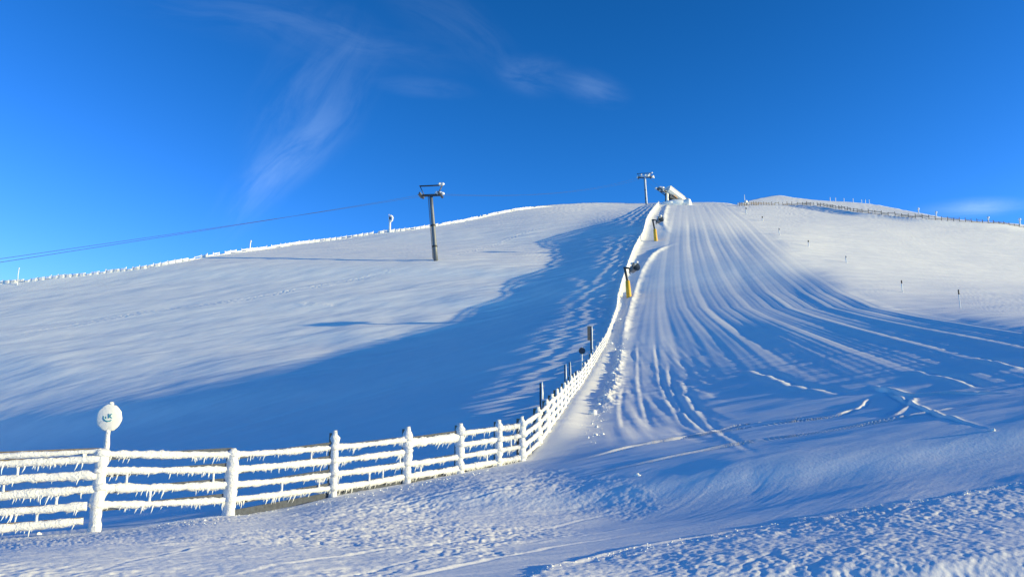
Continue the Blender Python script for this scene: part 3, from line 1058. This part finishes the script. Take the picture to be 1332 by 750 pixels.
def dark_disc():
    rnd = random.Random(9)
    b = fence_spot(757, .6)
    c = W(757, 456, b.y)
    t = thing('piste_marker', b, 'dark navy round piste disc on a white post behind the fence', 'sign')
    mb = MB().tube([b, b.lerp(c, .5), c - ZUP * .1], .055, 8, jit=.1, rnd=rnd)
    mb.build('post', M['rime'], t)
    d = MB().tube([c + Vector((0, -.02, 0)), c + Vector((0, -.06, 0))], px_size(c, 4.3), 28).build('disc', M['navy'], t, smooth=False)
    ORG[d.name] = ORG[t.name]
    MB().lump(c + ZUP * px_size(c, 4.3), (.07, .05, .04), rnd).build('snow_cap', M['rime'], d)


dark_disc()


# ------------------------------------------------------------------ snow guns
def snow_gun(u, v_base, v_top, label):
    rnd = random.Random(u)
    b = pt(u, v_base)
    s = (W(u, v_top, b.y).z - b.z) / 5.6
    ex, ey = Vector((1, 0, 0)), Vector((0, 1, 0))
    t = thing('snow_gun', b, label, 'snow gun', 'fan snow guns beside the piste')
    def L(x, y, z):
        return b + Vector((x, y, z)) * s
    MB().tube([L(.05, 0, -.3), L(.03, 0, 0), L(-.05, 0, 1.4), L(-.13, 0, 2.75), L(-.14, 0, 2.85)], [.42 * s, .43 * s, .41 * s, .36 * s, .26 * s], 16).build('padded_base', M['yellow'], t)
    MB().tube([L(-.1, 0, 2.3), L(-.55, 0, 5.0), L(-.57, 0, 5.15)], [.2 * s, .2 * s, .26 * s], 12).build('pole', M['darksteel'], t)
    MB().tube([L(-.75, 0, 5.05), L(.1, 0, 5.0), L(.55, -.1, 4.75)], [.17 * s, .15 * s, .13 * s], 10).build('swivel_arm', M['darksteel'], t)
    # barrel, tilted up and turned towards the piste
    c = L(.95, -.2, 4.9)
    ax = Vector((.35, -.85, .25)).normalized()
    a = c - ax * .75 * s; e = c + ax * .75 * s
    prof = [(0, .45), (.08, .55), (.45, .6), (.8, .66), (1, .78)]
    n = 24
    mb = MB(); mb.tube([a.lerp(e, k) for k, _ in prof], [r * s for _, r in prof], n, False)
    mb.tube([e, a.lerp(e, .8), a.lerp(e, .15)], [.72 * s, .6 * s, .4 * s], n, False)
    barrel = mb.build('barrel', M['gunmetal'], t)
    ORG[barrel.name] = ORG[t.name]
    px = ax.cross(ZUP).normalized(); pz = px.cross(ax)
    hub = a.lerp(e, .55)
    MB().tube([hub - ax * .1 * s, hub + ax * .1 * s], .14 * s, 10).build('fan_hub', M['darksteel'], barrel)
    for k in range(6):
        w = px * math.cos(k * math.pi / 3) + pz * math.sin(k * math.pi / 3)
        MB().box(hub + w * .33 * s, (.42 * s, .13 * s, .03 * s), (w, (ax.cross(w) + ax * .5).normalized(), ax)).build('fan_blade', M['darksteel'], barrel, smooth=False)
    mb = MB()
    for k in range(9):
        q = a.lerp(e, k / 8) + ZUP * (.58 + .02 * k) * s
        mb.lump(q + px * rnd.uniform(-.15, .15) * s, (.3 * s, .25 * s, .2 * s), rnd, .3, 8, 5)
    mb.lump(L(.95, .1, 5.75), (.5 * s, .3 * s, .22 * s), rnd, .3)
    mb.build('rime_crust', M['rime'], barrel)
    MB().box(L(1.75, .1, 5.0), (.35 * s, .4 * s, .6 * s)).build('control_box', M['gunmetal'], t, smooth=False)
    MB().tube([L(.2, 0, 4.9), L(.2, .1, 4.2), L(.35, .1, 4.0), L(.3, 0, 4.7)], .05 * s, 6).build('hose', M['black'], t)


snow_gun(818, 387, 344, 'yellow-padded fan snow gun lower on the slope, beside the white snow lip')
snow_gun(853, 313, 283, 'yellow-padded fan snow gun higher up, just below the lift top station')


# ------------------------------------------------------------------ lift
T1 = pt(567, 339)
T2 = pt(841, 266)
LINE = Vector((0.13, 0.99, 0)).normalized()
CROSS = Vector((LINE.y, -LINE.x, 0))
HALF = 1.7


def lift_tower(b, u_top, v_arm, v_frame, label, frosty, wide=1.0):
    rnd = random.Random(int(b.x * 7) + 5)
    s = (W(u_top, v_arm, b.y).z - b.z) / 12.5
    t = thing('lift_tower', b, label, 'lift tower', 'towers of the lift line')
    top = W(u_top, v_arm, b.y)
    def at(k):
        return b.lerp(top, k)
    m = M['steel']
    mb = MB().tube([at(-.03), at(.25), at(.55), at(.8), at(1.0)], [.42 * s, .40 * s, .37 * s, .34 * s, .32 * s], 20)
    pole = mb.build('pole', m, t)
    ORG[pole.name] = ORG[t.name]
    for k in (.2, .52):
        MB().tube([at(k), at(k + .012), at(k + .025)], [.46 * s, .5 * s, .46 * s], 20).build('flange', M['darksteel'], pole)
    mb = MB()
    l0 = -CROSS * .46 * s - LINE * .1 * s
    mb.tube([at(.02) + l0, at(1) + l0], .035 * s, 6); mb.tube([at(.02) + l0 - LINE * .4 * s, at(1) + l0 - LINE * .4 * s], .035 * s, 6)
    for k in range(30):
        q = at(.03 + k / 31) + l0
        mb.tube([q, q - LINE * .4 * s], .022 * s, 4)
    mb.build('ladder', M['darksteel'], pole)
    h = HALF * s * wide
    arm = MB().box(top, (2 * h + .4 * s, .36 * s, .42 * s), (CROSS, LINE, ZUP), .06).build('crossarm', M['darksteel'], t, smooth=False)
    ORG[arm.name] = ORG[t.name]
    for sg in (-1, 1):
        e = top + CROSS * sg * h
        tr = MB().box(e + ZUP * .1 * s, (3.4 * s, .12 * s, .28 * s), (LINE, CROSS, ZUP)).box(e - ZUP * .12 * s + CROSS * .3 * s * sg, (2.6 * s, .45 * s, .05 * s), (LINE, CROSS, ZUP)).build('sheave_train', M['steel'], t, smooth=False)
        ORG[tr.name] = ORG[t.name]
        for k in range(6):
            c = e + LINE * (k - 2.5) * .58 * s - ZUP * .02 * s
            MB().tube([c - CROSS * .07 * s + CROSS * .14 * s * sg, c + CROSS * .07 * s + CROSS * .14 * s * sg], .24 * s, 14).build('sheave', M['darksteel'], tr, smooth=False)
    fz = W(u_top, v_frame, b.y).z - top.z
    f = MB()
    wt, wb = 2.15 * s * wide, 1.25 * s * wide
    for o in (-.12 * s, .12 * s):
        tl, tr_ = top + ZUP * fz - CROSS * wt + LINE * o, top + ZUP * fz + CROSS * wt + LINE * o
        bl, br = top - CROSS * wb + LINE * o, top + CROSS * wb + LINE * o
        f.tube([tl, tr_], .10 * s, 6); f.tube([tl, bl], .07 * s, 6); f.tube([tr_, br], .07 * s, 6)
    f.tube([top + ZUP * fz - LINE * .35 * s - CROSS * wt, top + ZUP * fz + LINE * .35 * s - CROSS * wt], .07 * s, 6)
    f.tube([top + ZUP * fz - LINE * .35 * s + CROSS * wt, top + ZUP * fz + LINE * .35 * s + CROSS * wt], .07 * s, 6)
    f.build('lifting_frame', M['darksteel'], t)
    mb = MB()
    spots = [(CROSS * wt + ZUP * (fz + .1), .3), (CROSS * (h + .2) + ZUP * .35, .34), (CROSS * (h - .6) + ZUP * .42, .3), (CROSS * (h + .8) + ZUP * .1, .25), (CROSS * (wt - .5) + ZUP * (fz + .12), .2)]
    if frosty:
        spots += [(CROSS * x * s * 1.3 + ZUP * z * s, r) for x, z, r in ((-2.4, .3, .4), (-1.6, .5, .45), (-.8, .7, .4), (.2, .8, .45), (1.0, .7, .5), (1.8, .5, .55), (2.6, .2, .5), (-1.2, 1.3, .3), (0.6, 1.4, .35), (1.5, 1.3, .3), (3.0, -.1, .35))]
    for o, r in spots:
        mb.lump(top + o + LINE * rnd.uniform(-.6, .6) * s, (r * s * 1.5, r * s * 1.2, r * s), rnd, .35)
    mb.build('rime_crust', M['rime'], t)
    if frosty:
        mb = MB(); mb.tube([at(k / 8) + CROSS * .16 * s - LINE * .1 * s for k in range(9)], [.36 * s] * 9, 9, True, jit=.06, rnd=rnd)
        mb.build('rime_strip', M['rime'], pole)
    return top


A1 = lift_tower(T1, 560.5, 254, 241.5, 'steel lift tower standing alone on the open slope, with dark frame', False)
A2 = lift_tower(T2, 838.5, 231, 225.5, 'rime-covered lift tower at the crest beside the top station', True, 1.5)


def top_station():
    rnd = random.Random(21)
    d = T2.y + 4
    k = d / F * 1.03
    c0 = W(879, 262, d)
    b = Vector((c0.x, d, gz(c0.x, T2.y - 2) - .6))
    ex, ey = Vector((1, 0, 0)), Vector((0, 1, 0))
    t = thing('lift_top_station', b, 'white lift top station with slanted hood on a snow mound at the crest', 'lift station')
    def S(u, v, dy=0.0):
        p = W(u, v, d); return Vector((p.x, d + dy, p.z))
    p, q = S(867.5, 246), S(890, 257.5, 4.0)
    ax = (q - p).normalized(); ey = Vector((-ax.y, ax.x, 0)).normalized(); up = ax.cross(ey)
    hood = MB().box((p + q) / 2, ((q - p).length, 4.0, 2.8), (ax, ey, up), .8).build('hood', M['white'], t, smooth=False)
    ORG[hood.name] = ORG[t.name]
    MB().box((p + q) / 2 + up * 1.45, ((q - p).length * .97, 3.2, .25), (ax, ey, up), .1).build('hood_snow', M['rime'], hood, smooth=False)
    MB().box(S(891.6, 258.3, 4.2), (.9, 3.6, 2.4), (ax, ey, up)).build('end_panel', M['shade'], t, smooth=False)
    u0, u1 = S(870, 255, .6), S(886, 260, 3.0)
    MB().box((u0 + u1) / 2 - up * .15, ((u1 - u0).length, 2.6, 1.5), ((u1 - u0).normalized(), ey, up)).build('machine_room', M['greywood'], t, smooth=False)
    MB().box(S(879, 255.5, .2), (2.2, .1, .5), (ax, ey, up)).build('drive_guard', M['red'], t, smooth=False)
    MB().tube([S(867.5, 268), S(867.5, 247)], .75, 14).build('pillar', M['white'], t)
    MB().tube([S(865.9, 266, -.3), S(865.9, 249, -.3)], .3, 8).build('pillar_rail', M['darksteel'], t)
    g = MB()
    for dy in (-1.2, 1.2):
        g.tube([S(867, 250, dy), S(855.5, 245.5, dy)], .28, 8); g.tube([S(867, 253.5, dy), S(857, 246.5, dy)], .2, 8)
    g.tube([S(856, 245.6, -1.3), S(856, 245.6, 1.3)], .3, 8)
    g.build('gantry_arm', M['steel'], t)
    MB().tube([S(857.5, 246.4) - ZUP * .15, S(857.5, 246.4) + ZUP * .35], 1.0, 18).build('bullwheel', M['shade'], t, smooth=False)
    mb = MB()
    for u, v, r in ((853, 245.5, .5), (855, 244.6, .5), (858, 244.4, .6), (861, 245.2, .7), (864, 247, .7), (866, 248.6, .6), (862, 248.5, .5), (859, 247, .5)):
        mb.lump(S(u, v, rnd.uniform(-1, 1)), (r * 1.2, r * 1.4, r * .8), rnd, .35)
    mb.build('rime_crust', M['rime'], t)
    mb = MB()
    for u, v, rx, rz in ((880, 266, 6.8, 1.9), (870, 266.5, 3.2, 1.3), (893, 265, 1.8, 2.1)):
        mb.lump(S(u, v, 0.5), (rx, 4.5, rz), rnd, .05, 18, 12)
    tag(mb.build('snow_mound', M['snow'], None, b), 'lumpy snow mound banked against the lift top station', 'snow mound')
    return S(860, 247)


STN = top_station()


def haul_rope(sg, label):
    a1, a2 = A1 + CROSS * HALF * 1.02 * sg + ZUP * .3, A2 + CROSS * HALF * sg + ZUP * .3
    lo = W(0, 333 if sg < 0 else 329, 58.0 if sg < 0 else 62.0)
    ext = a1 + (lo - a1) * 1.9
    def span(p, q, sag, n=24):
        return [p.lerp(q, k / n) - ZUP * sag * 4 * (k / n) * (1 - k / n) for k in range(n + 1)]
    path = span(ext, a1, .5, 40)[:-1] + span(a1, a2, 3.0)[:-1] + span(a2, STN + CROSS * sg * 1.0, .3, 4)
    o = MB().tube(path, .022, 6).build('haul_rope', M['rope'], None, a1)
    tag(o, label, 'cable', 'haul ropes of the lift')


haul_rope(-1, 'thin dark lift cable on the open-slope side of the towers')
haul_rope(1, 'thin dark lift cable on the piste side of the towers')


# ------------------------------------------------------------------ fences on the skyline
def post_fence(pix, name, label, spacing, h, post_m, rail_m, seed, thick, levels, lumpy, drop=0.0):
    rnd = random.Random(seed)
    line = smooth_line([tuple(pt(u, v)) for u, v in pix], 14)
    P, acc, last = [], 0.0, line[0]
    P.append(Vector((last[0], last[1], gz(last[0], last[1]))))
    for q in line[1:]:
        seg = math.hypot(q[0] - last[0], q[1] - last[1])
        f = 0.0
        while acc + seg - f >= spacing:
            f += spacing - acc; acc = 0.0
            x, y = last[0] + (q[0] - last[0]) * f / seg, last[1] + (q[1] - last[1]) * f / seg
            P.append(Vector((x, y, gz(x, y) - drop)))
        acc += seg - f; last = q
    for k in range(1, min(16, len(P))):          # the far end sinks into the drift
        P[-k].z -= 0.95 * (1 - k / 16)
    t = thing(name, P[0], label, 'fence')
    meshes = []
    for k in range(4):
        mb = MB()
        mb.tube([Vector((0, 0, -.4)), Vector((rnd.uniform(-.05, .05), 0, h * .5)), Vector((0, 0, h)), Vector((0, 0, h + .05))], [thick, thick * 1.1, thick * 1.2, thick * .5], 7, True, jit=.15 if lumpy else .03, rnd=rnd)
        o = mb.build('post', post_m, None); meshes.append(o.data)
        bpy.data.objects.remove(o)
    for i, p in enumerate(P[:295]):
        o = bpy.data.objects.new('post', meshes[i % 4]); COL.objects.link(o); o.parent = t
        o.location = p - P[0]; o.scale = (1, 1, rnd.uniform(.85, 1.15))
    mb = MB()
    for p, q in zip(P[:-1], P[1:]):
        d = (q - p).normalized(); nh = Vector((d.y, -d.x, 0)).normalized()
        for z in levels:
            if rnd.random() < lumpy[0]:
                rime_bar(mb, p + ZUP * z, q + ZUP * z, nh, lumpy[1], lumpy[2] * rnd.uniform(.7, 1.3), rnd, 3, 6, .4)
    stuff(mb.build('rail_run', rail_m, t))
    return P


def sky_v(u):
    return np.interp(u, [q[0] for q in SKYLINE], [q[1] for q in SKYLINE])


post_fence([(u, sky_v(u) + 2.0) for u in (-15, 60, 140, 220, 310, 400, 470, 540, 600, 650, 700, 735)], 'skyline_fence',
           'white rime-crusted fence running along the skyline of the open slope', 1.5, 1.0, M['rime'], M['rime'], 4, .10, (.25, .52, .8), (.9, .09, .12), .22)
post_fence(RFENCE, 'slope_fence',
           'brown wooden fence with gaps crossing below the snowy far hill', 2.2, 1.5, M['wood'], M['wood'], 6, .095, (.3, .6, .9, 1.2), (.7, .04, .065))


# ------------------------------------------------------------------ piste poles, frosted posts
def piste_pole(u, v0, v1, label, cap=True):
    rnd = random.Random(u)
    b = pt(u, v0)
    h = W(u, v1, b.y).z - b.z
    r = max(.05, px_size(b, .7))
    t = thing('piste_pole', b, label, 'piste pole', 'edge poles on the slope right of the piste')
    MB().tube([b - ZUP * .3, b + ZUP * h * .76], r, 8, jit=.12, rnd=rnd).build('pole', M['rime'], t)
    MB().tube([b + ZUP * h * .76, b + ZUP * h], r * 1.2 if cap else r, 8).build('top_band', M['black'] if cap else M['greywood'], t)
    MB().tube([b + ZUP * h, b + ZUP * (h + r)], [r * 1.2, r * .4], 8).build('tip', M['black'] if cap else M['rime'], t)


piste_pole(1249, 399, 377, 'black-topped white pole, lowest on the lit slope right of the piste')
piste_pole(1174, 380, 365, 'black-topped white pole, second up the lit slope right of the piste')
piste_pole(1101, 342, 333, 'plain white pole between two dark-topped poles on the lit slope', False)
piste_pole(1052, 321, 313, 'small dark-topped pole halfway up the lit slope right of the piste')
piste_pole(1014, 306, 297, 'slim grey-topped pole high on the lit slope', False)
piste_pole(992, 288, 282, 'tiny dark-topped pole near the crest of the lit slope')
piste_pole(971, 279, 270, 'slim white pole beside the piste crest, highest on the lit slope', False)


def frosted_post(u, v0, v1, label, lumps=((1.0, 1.0),), w=.16, group='frosted posts on the skyline'):
    rnd = random.Random(u + 1)
    b = pt(u, v0)
    h = W(u, v1, b.y).z - b.z
    mb = MB().tube([b - ZUP * .4] + [b + ZUP * h * k / 5 + Vector((rnd.uniform(-.04, .04), 0, 0)) for k in range(6)], [w] * 6 + [w * .7], 8, True, jit=.2, rnd=rnd)
    for f, r in lumps:
        mb.lump(b + ZUP * h * f + Vector((w * .4, 0, 0)), (r * w * 1.8, r * w * 1.6, r * w * 2.0), rnd, .3)
    o = mb.build('frosted_post', M['rime'], None, b)
    tag(o, label, 'post', group)


frosted_post(22, 371, 349, 'thin frosted pole at the low end of the skyline fence', w=.08)
frosted_post(325, 324, 314, 'stubby frosted post rising from the middle of the skyline fence')
far_bushes = [(1080, 260, 256.5), (1087, 260.5, 257), (1098, 262, 257.5), (1110, 263, 258), (1121, 264, 259.5), (1126, 264, 259), (1131, 265, 259.5)]
for u, v0, v1 in far_bushes:
    frosted_post(u, v0 + 1.2, v1, 'one of a loose row of frosted stakes on the far hill crest', ((.8, .7),), .15, 'frosted stakes on the far hill crest')
frosted_post(1195, 278, 271.5, 'upper one of two separate frosted stakes where the far hill drops', w=.22)
frosted_post(1218, 282, 276, 'lower one of two separate frosted stakes where the far hill drops', w=.22)
frosted_post(1286, 291, 283, 'frosted stake on the low end of the far hill', w=.24)
frosted_post(1327, 293, 285, 'last frosted stake at the foot of the far hill', w=.24)


def skyline_lamp():
    rnd = random.Random(2)
    b = pt(507, 301.5)
    s = px_size(b, 1.0)
    t = thing('frosted_hydrant', b, 'rime-plastered standpipe with curled snowy head on the skyline near the tower', 'hydrant')
    MB().tube([b - ZUP * .4, b + ZUP * 9 * s, b + ZUP * 17 * s], [1.7 * s, 1.3 * s, 1.4 * s], 9, True, jit=.2, rnd=rnd).build('pipe', M['rime'], t)
    MB().tube([b + ZUP * 14 * s + Vector((-1.4 * s, 0, 0)), b + ZUP * 24 * s + Vector((-1.8 * s, 0, 0))], .5 * s, 6, jit=.1, rnd=rnd).build('rod', M['rime'], t)
    MB().box(b + ZUP * 18.5 * s + Vector((-.2 * s, 0, 0)), (1.8 * s, 1.6 * s, 4 * s)).build('valve_box', M['greywood'], t, smooth=False)
    mb = MB()
    for k in range(8):
        a = -1.3 + k * .38
        mb.lump(b + ZUP * (18 * s + math.sin(a) * 3.6 * s) + Vector((.3 * s + math.cos(a) * 2.6 * s, -.6 * s, 0)), 1.5 * s, rnd, .25)
    mb.build('rime_head', M['rime'], t)


skyline_lamp()


def far_mast():
    rnd = random.Random(8)
    b = pt(969, 267.5)
    s = px_size(b, 1.0)
    t = thing('frosted_mast', b, 'frosted mast with a white cabinet at the end of the brown fence', 'mast')
    MB().tube([b - ZUP * s, b + ZUP * 8 * s, b + ZUP * 15 * s], [.7 * s, .5 * s, .35 * s], 8, jit=.1, rnd=rnd).build('mast', M['rime'], t)
    MB().box(b + Vector((1.6 * s, 0, 5.6 * s)), (3.2 * s, 2 * s, 3.4 * s), bevel=.5 * s).build('cabinet', M['white'], t)
    mb = MB()
    for dx in (-9, -7, -4.5, -2.5, 4):
        mb.lump(b + Vector((dx * s, 0, (2.5 + rnd.random()) * s)), (1.1 * s, .8 * s, 1.5 * s), rnd, .3)
    mb.build('rime_lumps', M['rime'], t)


far_mast()


# ------------------------------------------------------------------ snow lumps thrown off the piste
def clods():
    rnd = random.Random(77)
    big = [(771, 541, 9), (50, 694, 6), (829, 618, 5), (1292, 560, 4.5), (806, 417, 4), (797, 497, 3), (782, 523, 5), (787, 520, 4), (779, 530, 4),
           (797, 489, 4), (801, 483, 4), (788, 508, 3.5), (776, 556, 4), (775, 566, 4), (784, 565, 3.5), (803, 470, 3.5), (806, 460, 3), (799, 478, 3),
           (790, 498, 3), (785, 538, 3), (765, 570, 3), (793, 512, 3), (800, 455, 2.6), (795, 447, 3.6), (770, 553, 2.6), (781, 549, 2.6)]
    named = {0: 'large snow clod, the biggest among those beside the fence', 1: 'round snowball lying at the foot of the icy end bay',
             2: 'lone snow clod on smooth snow past the bend of the fence', 3: 'lone snow clod at the end of a ski track across the piste',
             4: 'white snow clod lying high between the fence and the piste lip'}
    for i, (u, v, s) in enumerate(big):
        p = pt(u, v)
        r = px_size(p, s) * .55
        mb = MB()
        for k in range(1 if i == 1 else 4):
            o = Vector((rnd.uniform(-.8, .8), rnd.uniform(-.6, .6), 0)) * r * (k > 0)
            q = r * (1 if k == 0 else rnd.uniform(.35, .7))
            mb.lump(p + o + ZUP * q * .45, (q * 1.1, q, q * .8), rnd, .35, 9, 6)
        tag(mb.build('snow_clod', M['snow'], None, p), named.get(i, 'small snow clod in the crumbly strip between fence and piste'), 'snow clod',
            'snow clods strewn beside the piste')
    mb = MB()
    for _ in range(230):
        k = rnd.random()
        u = 807 + (772 - 807) * k + rnd.gauss(0, 7) ; v = 445 + (572 - 445) * k + rnd.gauss(0, 4)
        p = pt(u, v); r = px_size(p, rnd.uniform(.3, .9))
        mb.lump(p + ZUP * r * .3, (r, r, r * .7), rnd, .35, 6, 4)
    for _ in range(260):
        u = rnd.uniform(640, 1340); v = np.interp(u, [640, 860, 1100, 1340], [757, 706, 664, 626]) + abs(rnd.gauss(0, 4))
        p = pt(u, v); r = px_size(p, rnd.uniform(.5, 1.6))
        mb.lump(p + ZUP * r * .2, (r, r, r * .6), rnd, .35, 6, 4)
    for _ in range(160):
        u = rnd.uniform(200, 640); v = np.interp(u, [120, 296, 431, 527, 640], [693, 671, 648, 632, 610]) + abs(rnd.gauss(0, 3))
        p = pt(u, v); r = px_size(p, rnd.uniform(.4, 1.5))
        mb.lump(p + ZUP * r * .2, (r, r, r * .6), rnd, .35, 6, 4)
    o = stuff(mb.build('snow_crumbs', M['snow'], None, pt(790, 500)))
    o['label'] = 'scattered snow crumbs along the piste edge and the ploughed lip'; o['category'] = 'snow'


clods()
